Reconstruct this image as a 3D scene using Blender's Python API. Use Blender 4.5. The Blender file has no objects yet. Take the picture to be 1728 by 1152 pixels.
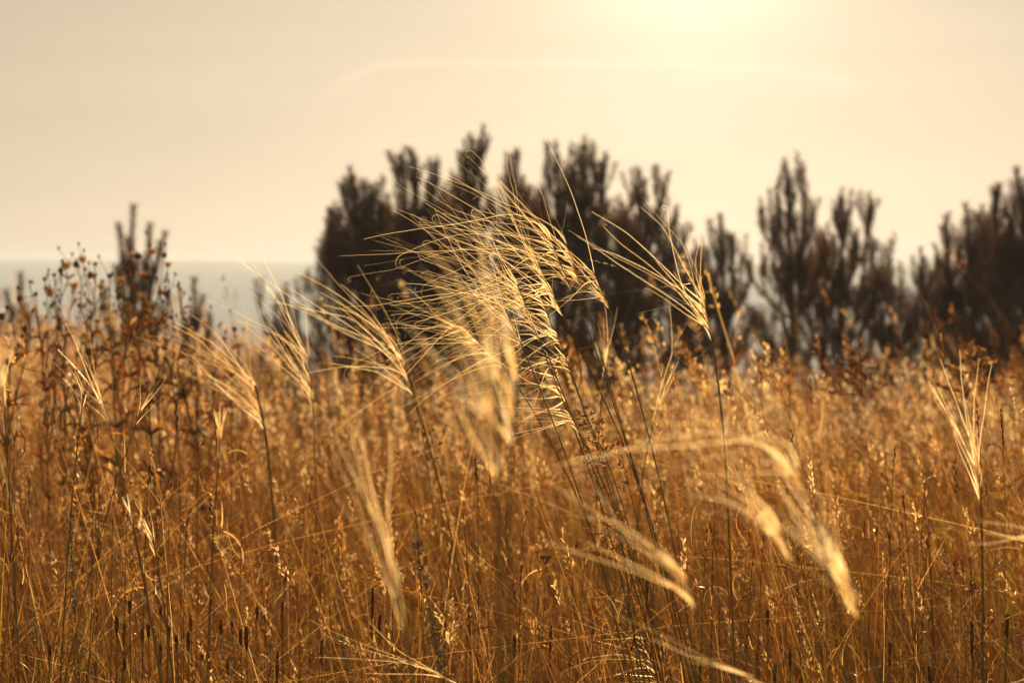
import bpy, math, random
import numpy as np

R = math.radians
scene = bpy.context.scene
col = scene.collection

# ------------------------------------------------------------------ camera
CAM_H = 0.8
FPX = 85.0 / 36.0 * 1728.0
PITCH = math.atan(136.0 / FPX)
cam_d = bpy.data.cameras.new("camera")
cam = bpy.data.objects.new("camera", cam_d)
col.objects.link(cam)
cam.location = (0, 0, CAM_H)
cam.rotation_euler = (R(90) - PITCH, 0, 0)
cam_d.lens = 85
cam_d.sensor_width = 36
cam_d.clip_start = 0.05
cam_d.clip_end = 6000
cam_d.dof.use_dof = True
cam_d.dof.focus_distance = 2.0
cam_d.dof.aperture_fstop = 13.5
cam_d.dof.aperture_blades = 0
scene.camera = cam

# ------------------------------------------------------------------ light
SUN_EL = R(8.6)
SUN_AZ = math.atan((1170 - 864) / FPX)          # to the right of straight ahead (+Y)
sd = bpy.data.lights.new("sun", "SUN")
sd.energy = 5.0
sd.angle = R(0.6)
sd.color = (1.0, 0.69, 0.33)
sun = bpy.data.objects.new("sun", sd)
col.objects.link(sun)
sun.rotation_euler = (-(R(90) - SUN_EL), 0, -SUN_AZ)

scene.view_settings.view_transform = 'Standard'
scene.view_settings.look = 'None'
scene.view_settings.gamma = 1
scene.view_settings.exposure = 1.1
scene.cycles.volume_bounces = 0
scene.cycles.max_bounces = 7
scene.cycles.diffuse_bounces = 4
scene.cycles.transmission_bounces = 4
scene.cycles.use_denoising = True

world = bpy.data.worlds.new("World")
scene.world = world
world.use_nodes = True
wn, wl = world.node_tree.nodes, world.node_tree.links
wn.clear()


def nd(tree, typ, **kw):
    n = tree.nodes.new(typ)
    for k, v in kw.items():
        setattr(n, k, v)
    return n


def mathn(tree, op, a, b=None, c=None):
    n = tree.nodes.new('ShaderNodeMath')
    n.operation = op
    for i, v in enumerate((a, b, c)):
        if v is None:
            continue
        if isinstance(v, (int, float)):
            n.inputs[i].default_value = v
        else:
            tree.links.new(v, n.inputs[i])
    return n.outputs[0]


def build_world():
    t = world.node_tree
    out = nd(t, 'ShaderNodeOutputWorld')
    bg = nd(t, 'ShaderNodeBackground')
    sky = nd(t, 'ShaderNodeTexSky', sky_type='NISHITA')
    sky.sun_disc = False
    sky.sun_elevation = SUN_EL
    sky.sun_rotation = SUN_AZ
    sky.altitude = 200
    sky.air_density = 1.0
    sky.dust_density = 0.7
    sky.ozone_density = 1.0
    # pull the sky towards its own brightness, then a warm evening tint
    bw = nd(t, 'ShaderNodeRGBToBW')
    t.links.new(sky.outputs[0], bw.inputs[0])
    mx = nd(t, 'ShaderNodeMix', data_type='RGBA')
    mx.inputs[0].default_value = 0.92
    t.links.new(sky.outputs[0], mx.inputs[6])
    # power curve flattens the sky's brightness, so it varies less
    soft = mathn(t, 'MULTIPLY', mathn(t, 'POWER', bw.outputs[0], 0.35), 9.6)
    t.links.new(soft, mx.inputs[7])
    tint = nd(t, 'ShaderNodeMix', data_type='RGBA', blend_type='MULTIPLY')
    tint.inputs[0].default_value = 1
    t.links.new(mx.outputs[2], tint.inputs[6])
    tint.inputs[7].default_value = (0.277, 0.229, 0.163, 1)
    # thin high cloud: faint streaks
    tc = nd(t, 'ShaderNodeTexCoord')
    mp = nd(t, 'ShaderNodeMapping')
    mp.inputs['Scale'].default_value = (3.0, 3.0, 26.0)
    t.links.new(tc.outputs['Generated'], mp.inputs[0])
    no = nd(t, 'ShaderNodeTexNoise')
    no.inputs['Scale'].default_value = 2.2
    no.inputs['Detail'].default_value = 5
    no.inputs['Roughness'].default_value = 0.55
    t.links.new(mp.outputs[0], no.inputs[0])
    k = mathn(t, 'MULTIPLY_ADD', no.outputs[0], 0.14, 0.93)
    # one long thin cloud edge, an arc above the pines
    sx = nd(t, 'ShaderNodeSeparateXYZ')
    t.links.new(tc.outputs['Generated'], sx.inputs[0])
    u = mathn(t, 'DIVIDE', sx.outputs[0], sx.outputs[1])
    v = mathn(t, 'DIVIDE', sx.outputs[2], sx.outputs[1])
    n2 = nd(t, 'ShaderNodeTexNoise')
    n2.inputs['Scale'].default_value = 14
    n2.inputs['Detail'].default_value = 4
    t.links.new(tc.outputs['Generated'], n2.inputs[0])
    wob = mathn(t, 'MULTIPLY_ADD', n2.outputs[0], 1.1, -0.55)
    du = mathn(t, 'DIVIDE', mathn(t, 'SUBTRACT', u, 0.031), 0.104)
    dv = mathn(t, 'DIVIDE', mathn(t, 'SUBTRACT', v, 0.0690), 0.0125)
    r = mathn(t, 'SQRT', mathn(t, 'ADD', mathn(t, 'POWER', mathn(t, 'ABSOLUTE', du), 4.0),
                               mathn(t, 'POWER', mathn(t, 'ABSOLUTE', dv), 2.0)))
    r = mathn(t, 'ADD', r, wob)
    e = mathn(t, 'DIVIDE', mathn(t, 'SUBTRACT', r, 1.0), 0.13)
    e = mathn(t, 'EXPONENT', mathn(t, 'MULTIPLY', mathn(t, 'MULTIPLY', e, e), -1.0))
    upm = nd(t, 'ShaderNodeMapRange')
    upm.inputs[1].default_value = -0.2
    upm.inputs[2].default_value = 0.5
    t.links.new(dv, upm.inputs[0])
    e = mathn(t, 'MULTIPLY', e, upm.outputs[0])
    front = mathn(t, 'GREATER_THAN', sx.outputs[1], 0.0)
    e = mathn(t, 'MULTIPLY', e, front)
    k = mathn(t, 'ADD', k, mathn(t, 'MULTIPLY', mathn(t, 'MULTIPLY', e, mathn(t, 'MULTIPLY', no.outputs[0], 2.0)), 0.055))
    # bright aureole round the sun
    sv = nd(t, 'ShaderNodeVectorMath', operation='DOT_PRODUCT')
    t.links.new(tc.outputs['Generated'], sv.inputs[0])
    sv.inputs[1].default_value = (math.sin(SUN_AZ) * math.cos(SUN_EL), math.cos(SUN_AZ) * math.cos(SUN_EL), math.sin(SUN_EL))
    ang = mathn(t, 'ARCCOSINE', mathn(t, 'MINIMUM', sv.outputs['Value'], 0.999999))
    glow = mathn(t, 'EXPONENT', mathn(t, 'MULTIPLY', ang, -1.0 / R(1.6)))
    k = mathn(t, 'ADD', k, mathn(t, 'MULTIPLY', glow, 2.2))
    fin = nd(t, 'ShaderNodeVectorMath', operation='SCALE')
    t.links.new(tint.outputs[2], fin.inputs[0])
    t.links.new(k, fin.inputs['Scale'])
    t.links.new(fin.outputs[0], bg.inputs[0])
    bg.inputs[1].default_value = 0.05
    t.links.new(bg.outputs[0], out.inputs[0])


build_world()

# ------------------------------------------------------------------ helpers
CP, SP = math.cos(PITCH), math.sin(PITCH)


def P(px, py, d):
    """a point seen at that place in the photograph (1728x1152), d metres ahead of the camera"""
    a = (px - 864) / FPX * d
    b = (576 - py) / FPX * d
    return np.array([a, d * CP + b * SP, CAM_H - d * SP + b * CP])


def ground_z(x, y):
    x = np.asarray(x, float)
    y = np.asarray(y, float)
    z = 0.025 * np.sin(x * 0.9 + 1.3) * np.cos(y * 0.7) + 0.01 * np.sin(x * 2.7 + y * 3.1)
    sx = np.clip((x + 2.0) / 1.1, 0, 1)
    z = z - 0.045 * np.clip(y - 5.0, 0, 14) * sx * sx * (3 - 2 * sx) - 0.008 * np.clip(y - 5.0, 0, 14)
    rr = np.clip((y - 17.5) / 200.0, 0, 1)
    z = z - 38 * (rr * rr * (3 - 2 * rr)) - np.clip((y - 17.5) * 0.012, 0, 3)
    far = np.clip((y - 520) / 420.0, 0, 1)
    ridge = 38 + 3.0 + 0.8 + 0.9 * np.sin(x * 0.004 + 2.0) + 0.5 * np.sin(x * 0.013) - np.clip((x + 130) / 60, 0, 1) * 1.2
    z = z + (ridge * (far * far * (3 - 2 * far)))
    return z


def normed(v):
    return v / np.maximum(np.linalg.norm(v, axis=-1, keepdims=True), 1e-9)


class Batch:
    def __init__(self):
        self.v, self.q, self.t, self.r, self.n = [], [], [], [], 0

    def raw(self, v, q=None, t=None, r=None):
        v = np.asarray(v, float).reshape(-1, 3)
        if q is not None and len(q):
            self.q.append(np.asarray(q, int).reshape(-1, 4) + self.n)
        if t is not None and len(t):
            self.t.append(np.asarray(t, int).reshape(-1, 3) + self.n)
        self.v.append(v)
        if r is None:
            r = 0.5
        self.r.append(np.broadcast_to(np.asarray(r, float), (len(v),)).copy())
        self.n += len(v)

    def sweep(self, pts, rad, S=3, rnd=None, ref=None, rng=None):
        pts = np.asarray(pts, float)
        if pts.ndim == 2:
            pts = pts[None]
        N, K, _ = pts.shape
        rad = np.broadcast_to(np.asarray(rad, float), (N, K))
        rng = rng or np.random.default_rng(N * 31 + K)
        T = normed(np.gradient(pts, axis=1))
        if ref is None:
            ref = normed(rng.normal(size=(N, 3)))
            m = normed(pts[:, -1] - pts[:, 0])
            ref = normed(ref - 0.9 * (ref * m).sum(-1, keepdims=True) * m)
        ref = np.broadcast_to(np.asarray(ref, float).reshape(-1, 1, 3), (N, K, 3))
        B = normed(np.cross(T, ref))
        if S == 2:
            V = np.stack([pts + B * rad[..., None], pts - B * rad[..., None]], axis=2)
        else:
            C = np.cross(T, B)
            a = np.arange(S) * 2 * np.pi / S
            V = (pts[:, :, None, :] + rad[..., None, None] *
                 (np.cos(a)[None, None, :, None] * B[:, :, None, :] + np.sin(a)[None, None, :, None] * C[:, :, None, :]))
        idx = np.arange(N * K * S).reshape(N, K, S)
        if S == 2:
            q = np.stack([idx[:, :-1, 0], idx[:, :-1, 1], idx[:, 1:, 1], idx[:, 1:, 0]], -1)
        else:
            nx = np.roll(idx, -1, axis=2)
            q = np.stack([idx[:, :-1], nx[:, :-1], nx[:, 1:], idx[:, 1:]], -1)
        if rnd is None:
            rnd = rng.random(N)
        rr = np.repeat(np.broadcast_to(np.asarray(rnd, float), (N,)), K * S)
        self.raw(V.reshape(-1, 3), q=q.reshape(-1, 4), r=rr)

    def build(self, name, mat, parent=None, smooth=True, origin=None):
        me = bpy.data.meshes.new(name)
        v = np.concatenate(self.v)
        if origin is not None:
            v = v - np.asarray(origin)
        me.vertices.add(len(v))
        me.vertices.foreach_set('co', v.astype(np.float32).ravel())
        loops, starts, s0 = [], [], 0
        if self.q:
            q = np.concatenate(self.q)
            loops.append(q.ravel())
            starts.append(np.arange(len(q)) * 4)
            s0 = len(q) * 4
        if self.t:
            t = np.concatenate(self.t)
            loops.append(t.ravel())
            starts.append(s0 + np.arange(len(t)) * 3)
        L = np.concatenate(loops).astype(np.int32)
        St = np.concatenate(starts).astype(np.int32)
        me.loops.add(len(L))
        me.loops.foreach_set('vertex_index', L)
        me.polygons.add(len(St))
        me.polygons.foreach_set('loop_start', St)
        if smooth:
            me.polygons.foreach_set('use_smooth', np.ones(len(St), bool))
        at = me.attributes.new('rnd', 'FLOAT', 'POINT')
        at.data.foreach_set('value', np.concatenate(self.r).astype(np.float32))
        me.update(calc_edges=True)
        me.materials.append(mat)
        o = bpy.data.objects.new(name, me)
        col.objects.link(o)
        if parent is not None:
            o.parent = parent
        return o


def tag(o, label=None, cat=None, group=None, kind=None):
    if label:
        o['label'] = label
    if cat:
        o['category'] = cat
    if group:
        o['group'] = group
    if kind:
        o['kind'] = kind
    return o


def thing(name, loc, label, cat, group=None):
    o = bpy.data.objects.new(name, None)
    o.empty_display_size = 0.05
    o.location = loc
    col.objects.link(o)
    return tag(o, label, cat, group)


# ------------------------------------------------------------------ materials
def plant_mat(name, cols, trans=0.45, gloss=0.06, rough=0.45, noise=0.0, tcol=1.15):
    """cols: list of (position, rgb); each blade or stem carries its own random value"""
    m = bpy.data.materials.new(name)
    m.use_nodes = True
    t = m.node_tree
    t.nodes.clear()
    out = nd(t, 'ShaderNodeOutputMaterial')
    at = nd(t, 'ShaderNodeAttribute', attribute_name='rnd')
    fac = at.outputs['Fac']
    if noise:
        tc = nd(t, 'ShaderNodeTexCoord')
        no = nd(t, 'ShaderNodeTexNoise')
        no.inputs['Scale'].default_value = noise
        no.inputs['Detail'].default_value = 3
        t.links.new(tc.outputs['Object'], no.inputs[0])
        fac = mathn(t, 'ADD', fac, mathn(t, 'MULTIPLY_ADD', no.outputs[0], 0.8, -0.4))
    cr = nd(t, 'ShaderNodeValToRGB')
    el = cr.color_ramp.elements
    while len(el) < len(cols):
        el.new(0.5)
    for e, (p, c) in zip(el, cols):
        e.position = p
        e.color = (*c, 1)
    t.links.new(fac, cr.inputs[0])
    di = nd(t, 'ShaderNodeBsdfDiffuse')
    t.links.new(cr.outputs[0], di.inputs[0])
    tr = nd(t, 'ShaderNodeBsdfTranslucent')
    sc = nd(t, 'ShaderNodeMix', data_type='RGBA', blend_type='MULTIPLY')
    sc.inputs[0].default_value = 1
    t.links.new(cr.outputs[0], sc.inputs[6])
    sc.inputs[7].default_value = (tcol, tcol, tcol, 1)
    t.links.new(sc.outputs[2], tr.inputs[0])
    mx = nd(t, 'ShaderNodeMixShader')
    mx.inputs[0].default_value = trans
    t.links.new(di.outputs[0], mx.inputs[1])
    t.links.new(tr.outputs[0], mx.inputs[2])
    gl = nd(t, 'ShaderNodeBsdfAnisotropic') if False else nd(t, 'ShaderNodeBsdfGlossy')
    gl.inputs['Color'].default_value = (1.0, 0.92, 0.78, 1)
    gl.inputs['Roughness'].default_value = rough
    m2 = nd(t, 'ShaderNodeMixShader')
    m2.inputs[0].default_value = gloss
    t.links.new(mx.outputs[0], m2.inputs[1])
    t.links.new(gl.outputs[0], m2.inputs[2])
    t.links.new(m2.outputs[0], out.inputs[0])
    return m


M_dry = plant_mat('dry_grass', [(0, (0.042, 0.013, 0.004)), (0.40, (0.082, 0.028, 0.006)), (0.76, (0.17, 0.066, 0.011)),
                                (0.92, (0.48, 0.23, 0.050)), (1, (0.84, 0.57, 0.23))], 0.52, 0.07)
M_green = plant_mat('green_grass', [(0, (0.07, 0.060, 0.008)), (0.5, (0.16, 0.13, 0.014)), (1, (0.36, 0.24, 0.025))], 0.5, 0.05)
M_seed = plant_mat('seed_heads', [(0, (0.15, 0.055, 0.016)), (0.55, (0.42, 0.20, 0.055)), (1, (0.88, 0.66, 0.34))], 0.65, 0.08)
M_awn = plant_mat('awns', [(0, (0.74, 0.52, 0.24)), (0.5, (0.88, 0.70, 0.42)), (1, (0.92, 0.82, 0.62))], 0.65, 0.12, 0.34)
M_stem = plant_mat('stems', [(0, (0.10, 0.085, 0.02)), (0.6, (0.20, 0.14, 0.035)), (1, (0.34, 0.21, 0.07))], 0.15, 0.06, 0.4)
M_timo = plant_mat('timothy_heads', [(0, (0.13, 0.050, 0.018)), (1, (0.26, 0.115, 0.04))], 0.1, 0.02)
M_bris = plant_mat('bristles', [(0, (0.35, 0.18, 0.08)), (1, (0.55, 0.33, 0.16))], 0.5, 0.1)
M_needle = plant_mat('pine_needles', [(0, (0.038, 0.017, 0.005)), (0.7, (0.070, 0.031, 0.008)), (1, (0.26, 0.11, 0.024))], 0.45, 0.09)  # brown rather than green: warm lens flare put into the needle colour
M_bark = plant_mat('pine_bark', [(0, (0.09, 0.05, 0.03)), (1, (0.17, 0.09, 0.05))], 0.0, 0.02, noise=30)
M_weed = plant_mat('weed_stems', [(0, (0.12, 0.06, 0.025)), (0.6, (0.26, 0.13, 0.045)), (1, (0.24, 0.19, 0.05))], 0.35, 0.04)
M_head = plant_mat('weed_heads', [(0, (0.20, 0.085, 0.04)), (0.5, (0.34, 0.18, 0.09)), (1, (0.5, 0.32, 0.18))], 0.4, 0.05)
M_fluff = plant_mat('seed_fluff', [(0, (0.70, 0.52, 0.33)), (1, (0.90, 0.76, 0.55))], 0.55, 0.06)
M_sage = plant_mat('sage_leaves', [(0, (0.30, 0.24, 0.13)), (1, (0.52, 0.44, 0.27))], 0.4, 0.05)
M_leaf = plant_mat('dry_leaves', [(0, (0.18, 0.05, 0.02)), (0.5, (0.30, 0.09, 0.03)), (1, (0.38, 0.16, 0.05))], 0.4, 0.06)


def ground_mat():
    m = bpy.data.materials.new('ground_soil')
    m.use_nodes = True
    t = m.node_tree
    b = t.nodes['Principled BSDF']
    b.inputs['Roughness'].default_value = 0.95
    b.inputs['Specular IOR Level'].default_value = 0.1
    tc = nd(t, 'ShaderNodeTexCoord')
    n1 = nd(t, 'ShaderNodeTexNoise')
    n1.inputs['Scale'].default_value = 4.0
    n1.inputs['Detail'].default_value = 8
    t.links.new(tc.outputs['Object'], n1.inputs[0])
    cr = nd(t, 'ShaderNodeValToRGB')
    cr.color_ramp.elements[0].color = (0.055, 0.028, 0.012, 1)
    cr.color_ramp.elements[1].color = (0.18, 0.095, 0.04, 1)
    t.links.new(n1.outputs[0], cr.inputs[0])
    # woods and meadows of the far valley
    n2 = nd(t, 'ShaderNodeTexNoise')
    n2.inputs['Scale'].default_value = 0.012
    n2.inputs['Detail'].default_value = 6
    t.links.new(tc.outputs['Object'], n2.inputs[0])
    c2 = nd(t, 'ShaderNodeValToRGB')
    c2.color_ramp.elements[0].position = 0.4
    c2.color_ramp.elements[0].color = (0.05, 0.07, 0.045, 1)
    c2.color_ramp.elements[1].position = 0.65
    c2.color_ramp.elements[1].color = (0.13, 0.13, 0.07, 1)
    t.links.new(n2.outputs[0], c2.inputs[0])
    sx = nd(t, 'ShaderNodeSeparateXYZ')
    t.links.new(tc.outputs['Object'], sx.inputs[0])
    mr = nd(t, 'ShaderNodeMapRange')
    mr.inputs[1].default_value = 25
    mr.inputs[2].default_value = 90
    t.links.new(sx.outputs[1], mr.inputs[0])
    mx = nd(t, 'ShaderNodeMix', data_type='RGBA')
    t.links.new(mr.outputs[0], mx.inputs[0])
    t.links.new(cr.outputs[0], mx.inputs[6])
    t.links.new(c2.outputs[0], mx.inputs[7])
    t.links.new(mx.outputs[2], b.inputs['Base Color'])
    bp = nd(t, 'ShaderNodeBump')
    bp.inputs['Strength'].default_value = 0.6
    bp.inputs['Distance'].default_value = 0.02
    t.links.new(n1.outputs[0], bp.inputs['Height'])
    t.links.new(bp.outputs[0], b.inputs['Normal'])
    return m


M_ground = ground_mat()


# ------------------------------------------------------------------ ground: hilltop, valley and the far ridge, one sheet
def build_ground():
    def axis(vals):
        return np.unique(np.round(vals, 3))
    ys = axis(np.concatenate([np.linspace(-30, 0, 20), np.linspace(0, 26, 105), np.linspace(26, 240, 80), np.linspace(240, 1150, 100)]))
    xs = axis(np.concatenate([np.linspace(-900, -60, 60), np.linspace(-60, -9, 24), np.linspace(-9, 9, 72),
                              np.linspace(9, 60, 24), np.linspace(60, 900, 60)]))
    X, Y = np.meshgrid(xs, ys)
    Z = ground_z(X, Y)
    V = np.stack([X, Y, Z], -1).reshape(-1, 3)
    ny, nx = X.shape
    i = np.arange(ny * nx).reshape(ny, nx)
    q = np.stack([i[:-1, :-1], i[:-1, 1:], i[1:, 1:], i[1:, :-1]], -1).reshape(-1, 4)
    b = Batch()
    b.raw(V, q=q)
    o = b.build('ground', M_ground)
    tag(o, kind='structure')


build_ground()


def build_haze():
    x0, x1, y0, y1, z0, z1 = -950, 950, -40, 1200, -43, 2.3
    me = bpy.data.meshes.new('haze')
    v = [(x, y, z) for x in (x0, x1) for y in (y0, y1) for z in (z0, z1)]
    f = [(0, 1, 3, 2), (4, 6, 7, 5), (0, 4, 5, 1), (2, 3, 7, 6), (0, 2, 6, 4), (1, 5, 7, 3)]
    me.from_pydata(v, [], f)
    o = bpy.data.objects.new('haze', me)
    col.objects.link(o)
    m = bpy.data.materials.new('haze')
    m.use_nodes = True
    t = m.node_tree
    t.nodes.clear()
    out = nd(t, 'ShaderNodeOutputMaterial')
    pv = nd(t, 'ShaderNodeVolumePrincipled')
    pv.inputs['Color'].default_value = (0.45, 0.56, 0.82, 1)
    pv.inputs['Density'].default_value = 0.0011
    pv.inputs['Anisotropy'].default_value = 0.3
    t.links.new(pv.outputs[0], out.inputs['Volume'])
    me.materials.append(m)
    tag(o, kind='stuff')


build_haze()


# ------------------------------------------------------------------ pines
def pine(label, base_px, tips, d, half_px, seed, dens=1.0, sparse=False, low=0.02, bare=0.0):
    rng = np.random.default_rng(seed)
    S = FPX / d
    bx, by = (base_px - 864) / S, d
    bz = float(ground_z(bx, by))
    half = half_px / S * (1.8 if not sparse else 2.05)
    wood, crown = Batch(), Batch()
    shoots = []

    def curve(p0, d0, L, up, K=7):
        pts, dd, p = [p0], d0 / np.linalg.norm(d0), p0
        for i in range(K - 1):
            dd = dd + np.array([0, 0, up / (K - 1)]) + rng.normal(0, 0.035, 3)
            dd = dd / np.linalg.norm(dd)
            p = p + dd * L / (K - 1)
            pts.append(p)
        return np.array(pts)

    def shoot(pts, n_per_m=620, ln=0.046, start=0.0):
        shoots.append((pts, n_per_m, ln, start))

    def axis(p0, p1, rad, hw, z_low, first):
        L = np.linalg.norm(p1 - p0)
        K = 9
        tt = np.linspace(0, 1, K)[:, None]
        side = rng.normal(0, 0.02, 3) * L
        side[2] = 0
        ax = p0 + (p1 - p0) * tt + side * np.sin(tt * np.pi)
        if not first:
            out = (p1 - p0) * np.array([1, 1, 0])
            ax = ax + out * 0.55 * (np.sin(tt * np.pi / 2) - tt)
        wood.sweep(ax, rad * (1 - 0.8 * tt[:, 0]), 6, rng=rng)
        shoot(ax, 1000, 0.044, 0.62 if first else 0.35)

        def at(f):
            f = f * (K - 1)
            i = min(int(f), K - 2)
            return ax[i] + (ax[i + 1] - ax[i]) * (f - i)
        gap = 0.225 if first else 0.18
        z = z_low
        zt = (L - (0.20 if first else 0.12)) * (1 - bare)
        while z < zt:
            f = z / L
            n = rng.integers(4, 6) if not sparse else rng.integers(3, 6)
            prof = min(1.0, (1 - f) ** 0.9 * 1.25)
            a0 = rng.random() * 7
            for k in range(n):
                a = a0 + k * 2 * np.pi / n + rng.normal(0, 0.2)
                bl = hw * prof * rng.uniform(0.6, 1.2) + 0.03
                el = R(14) + R(44) * f + rng.normal(0, 0.09)
                d0 = np.array([math.cos(a) * math.cos(el), math.sin(a) * math.cos(el), math.sin(el)])
                c = curve(at(f), d0, bl, 0.35 + 1.1 * f, 8)
                wood.sweep(c, np.linspace(0.009 * (1 - 0.5 * f) * rad / 0.02, 0.0025, 8), 4, rng=rng)
                shoot(c, 560, 0.044, 0.15)
                # terminal bouquet of upright candles
                m = rng.integers(1, 3)
                for j in range(m):
                    da = normed(c[-1] - c[-2]) * 0.6 + np.append(rng.normal(0, 0.5, 2), 0.9)
                    shoot(curve(c[-1], da, rng.uniform(0.09, 0.20), 0.9, 5), 900, 0.042)
                for g in (0.38, 0.66):
                    if bl * g < 0.08:
                        continue
                    ci = c[int(g * 7)]
                    for j in range(2 if rng.random() < 0.8 else 3):
                        s = 1 if j % 2 else -1
                        tv = normed(c[-1] - c[0])
                        sv = normed(np.cross(tv, [0, 0, 1.0])) * s
                        dl = tv * 0.7 + sv * rng.uniform(0.4, 0.9) + np.array([0, 0, rng.uniform(0, .35)])
                        ll = bl * (1 - g) * rng.uniform(0.6, 1.0) + 0.05
                        cl = curve(ci, dl, ll, 1.0, 6)
                        wood.sweep(cl, np.linspace(0.004, 0.0018, 6), 3, rng=rng)
                        shoot(cl, 620, 0.042)
                        if ll > 0.13:
                            for _ in range(2):
                                da = normed(cl[-1] - cl[-2]) + np.append(rng.normal(0, 0.5, 2), 0.7)
                                shoot(curve(cl[-1], da, rng.uniform(0.06, 0.12), 0.8, 4), 820, 0.04)
            if z + gap * 0.9 > zt and first:
                for k in range(rng.integers(3, 6)):
                    a = a0 + k * 1.4
                    da = np.array([math.cos(a) * 0.75, math.sin(a) * 0.75, 0.9])
                    shoot(curve(at(min(1, zt / L)), da, rng.uniform(0.09, 0.15), 1.2, 6), 900, 0.038)
            z += gap * rng.uniform(0.8, 1.2) * (1.3 if sparse else 1.0)

    tx, ty = tips[0]
    tip = np.array([(tx - 864) / S, by + rng.normal(0, 0.03), CAM_H + (440 - ty) / S])
    base = np.array([bx, by, bz - 0.03])
    H = np.linalg.norm(tip - base)
    axis(base, tip, 0.012 + 0.011 * H, half, low * H + 0.08, True)
    for q, (ax_, ay_) in enumerate(tips[1:]):
        t2 = np.array([(ax_ - 864) / S, by + rng.uniform(-0.12, 0.12), CAM_H + (440 - ay_) / S])
        f = rng.uniform(0.38, 0.5)
        p0 = base + (tip - base) * f
        l2 = np.linalg.norm(t2 - p0) * (3 if bare else 1)
        axis(p0, t2, 0.012, half * 0.42, l2 * 0.35, False)

    # needles
    for pts, npm, ln, start in shoots:
        L = np.linalg.norm(np.diff(pts, axis=0), axis=1).sum() * (1 - start)
        n = max(8, int(L * npm * dens * 1.1))
        f = (start + (1 - start) * rng.random(n)) * (len(pts) - 1)
        i = np.minimum(f.astype(int), len(pts) - 2)
        fr = (f - i)[:, None]
        p = pts[i] * (1 - fr) + pts[i + 1] * fr
        T = normed(pts[i + 1] - pts[i])
        rv = normed(np.cross(T, normed(rng.normal(size=(n, 3)))))
        ang = rng.uniform(R(28), R(64), n)[:, None]
        dr = T * np.cos(ang) + rv * np.sin(ang)
        ll = (ln * rng.uniform(0.85, 1.25, n))[:, None]
        sv = normed(np.cross(dr, rng.normal(size=(n, 3)))) * 0.0014
        v = np.stack([p - sv, p + sv, p + dr * ll], 1).reshape(-1, 3)
        crown.raw(v, t=np.arange(3 * n).reshape(n, 3), r=np.repeat(rng.random(n), 3))
    root = thing('pine_tree', (bx, by, bz), label, 'pine tree', 'young pines along the edge of the field')
    wood.build('trunk', M_bark, root, origin=root.location)
    crown.build('crown', M_needle, root, smooth=False, origin=root.location)
    return root


PINES = [
    ("broad dark pine at the left end of the central clump, skirt reaching towards the valley", 602, [(590, 282), (556, 372), (628, 330)], 14.0, 112, 11, 1.0, False),
    ("dark pine with paired candle tips, second from the left in the central clump", 690, [(697, 258), (666, 268), (735, 292)], 14.3, 76, 12, 1.0, False),
    ("tallest pine of the central clump, with one long double leader", 825, [(816, 212), (785, 258), (862, 262), (880, 300)], 14.0, 86, 13, 1.0, False),
    ("dark rounded pine just right of the tallest one, three candles on top", 985, [(938, 240), (984, 258), (1020, 258), (960, 300)], 14.2, 88, 14, 1.0, False),
    ("looser pine with see-through crown closing the right end of the central clump", 1100, [(1078, 288), (1118, 308), (1140, 360)], 14.5, 78, 15, 0.9, True),
    ("low open pine behind the tall right-hand feather grass stalk", 1222, [(1216, 362), (1240, 395), (1190, 420)], 15.0, 66, 16, 0.8, True),
    ("tall narrow pine with twin leaders between the low pine and the bushy one", 1342, [(1326, 276), (1352, 274), (1302, 320)], 14.0, 74, 17, 0.85, True),
    ("bushy pine standing close against the twin leader pine, gaps low in its crown", 1440, [(1422, 335), (1466, 352), (1490, 410)], 14.4, 76, 18, 0.85, True),
    ("small thin pine with forked tip in the gap before the black pines", 1560, [(1552, 418), (1580, 445)], 14.6, 50, 19, 0.8, True),
    ("dense pine left of the tree with the spread fork at the right edge", 1640, [(1628, 344), (1592, 388), (1655, 348)], 13.4, 72, 20, 1.0, False),
    ("near black pine with a spread three-pronged leader cut by the right edge", 1722, [(1714, 284), (1686, 318), (1757, 330)], 12.4, 84, 21, 1.0, False),
    ("small pine sapling with four bare upright candles behind the dried weeds", 236, [(228, 348), (196, 378), (250, 378), (281, 392), (212, 400), (266, 410)], 13.0, 40, 22, 1.5, False),
    ("tiny pine sapling at the left edge, a single dark spire over the weeds", 36, [(34, 460), (14, 490)], 13.5, 22, 23, 1.5, False),
    ("tiny round pine sapling standing alone before the valley haze", 327, [(326, 470), (340, 500)], 14.0, 20, 24, 1.5, False),
    ("knee high pine sapling at the foot of the broad left pine", 484, [(482, 500), (462, 520), (500, 520)], 14.0, 30, 25, 1.5, False),
    ("pine half hidden behind the left pair of the central clump", 655, [(648, 345), (668, 372)], 15.2, 95, 26, 1.0, False),
    ("pine half hidden behind the gap left of the tallest pine", 755, [(752, 325), (735, 350)], 15.4, 95, 27, 1.0, False),
    ("pine half hidden behind the gap right of the tallest pine", 905, [(905, 318), (890, 345)], 15.3, 95, 28, 1.0, False),
    ("pine half hidden behind the loose pine of the central clump", 1040, [(1048, 345), (1062, 370)], 15.6, 90, 29, 1.0, False),
    ("pine half hidden behind the twin leader pine and the bushy one", 1385, [(1388, 385), (1370, 400)], 15.6, 85, 30, 0.9, True),
    ("low pine filling the foot of the right-hand group", 1500, [(1505, 455), (1488, 470)], 15.0, 75, 31, 0.9, True),
    ("pine half hidden between the two black pines at the right edge", 1685, [(1682, 372), (1665, 390)], 14.6, 95, 32, 1.0, False),
    ("low pine filling the gap under the thin forked one", 1590, [(1600, 470), (1580, 490)], 14.8, 70, 33, 0.9, True),
    ("low pine at the foot of the gap behind the tall right-hand feather grass", 1165, [(1160, 440), (1178, 455)], 15.2, 85, 34, 0.9, True),
]
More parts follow.
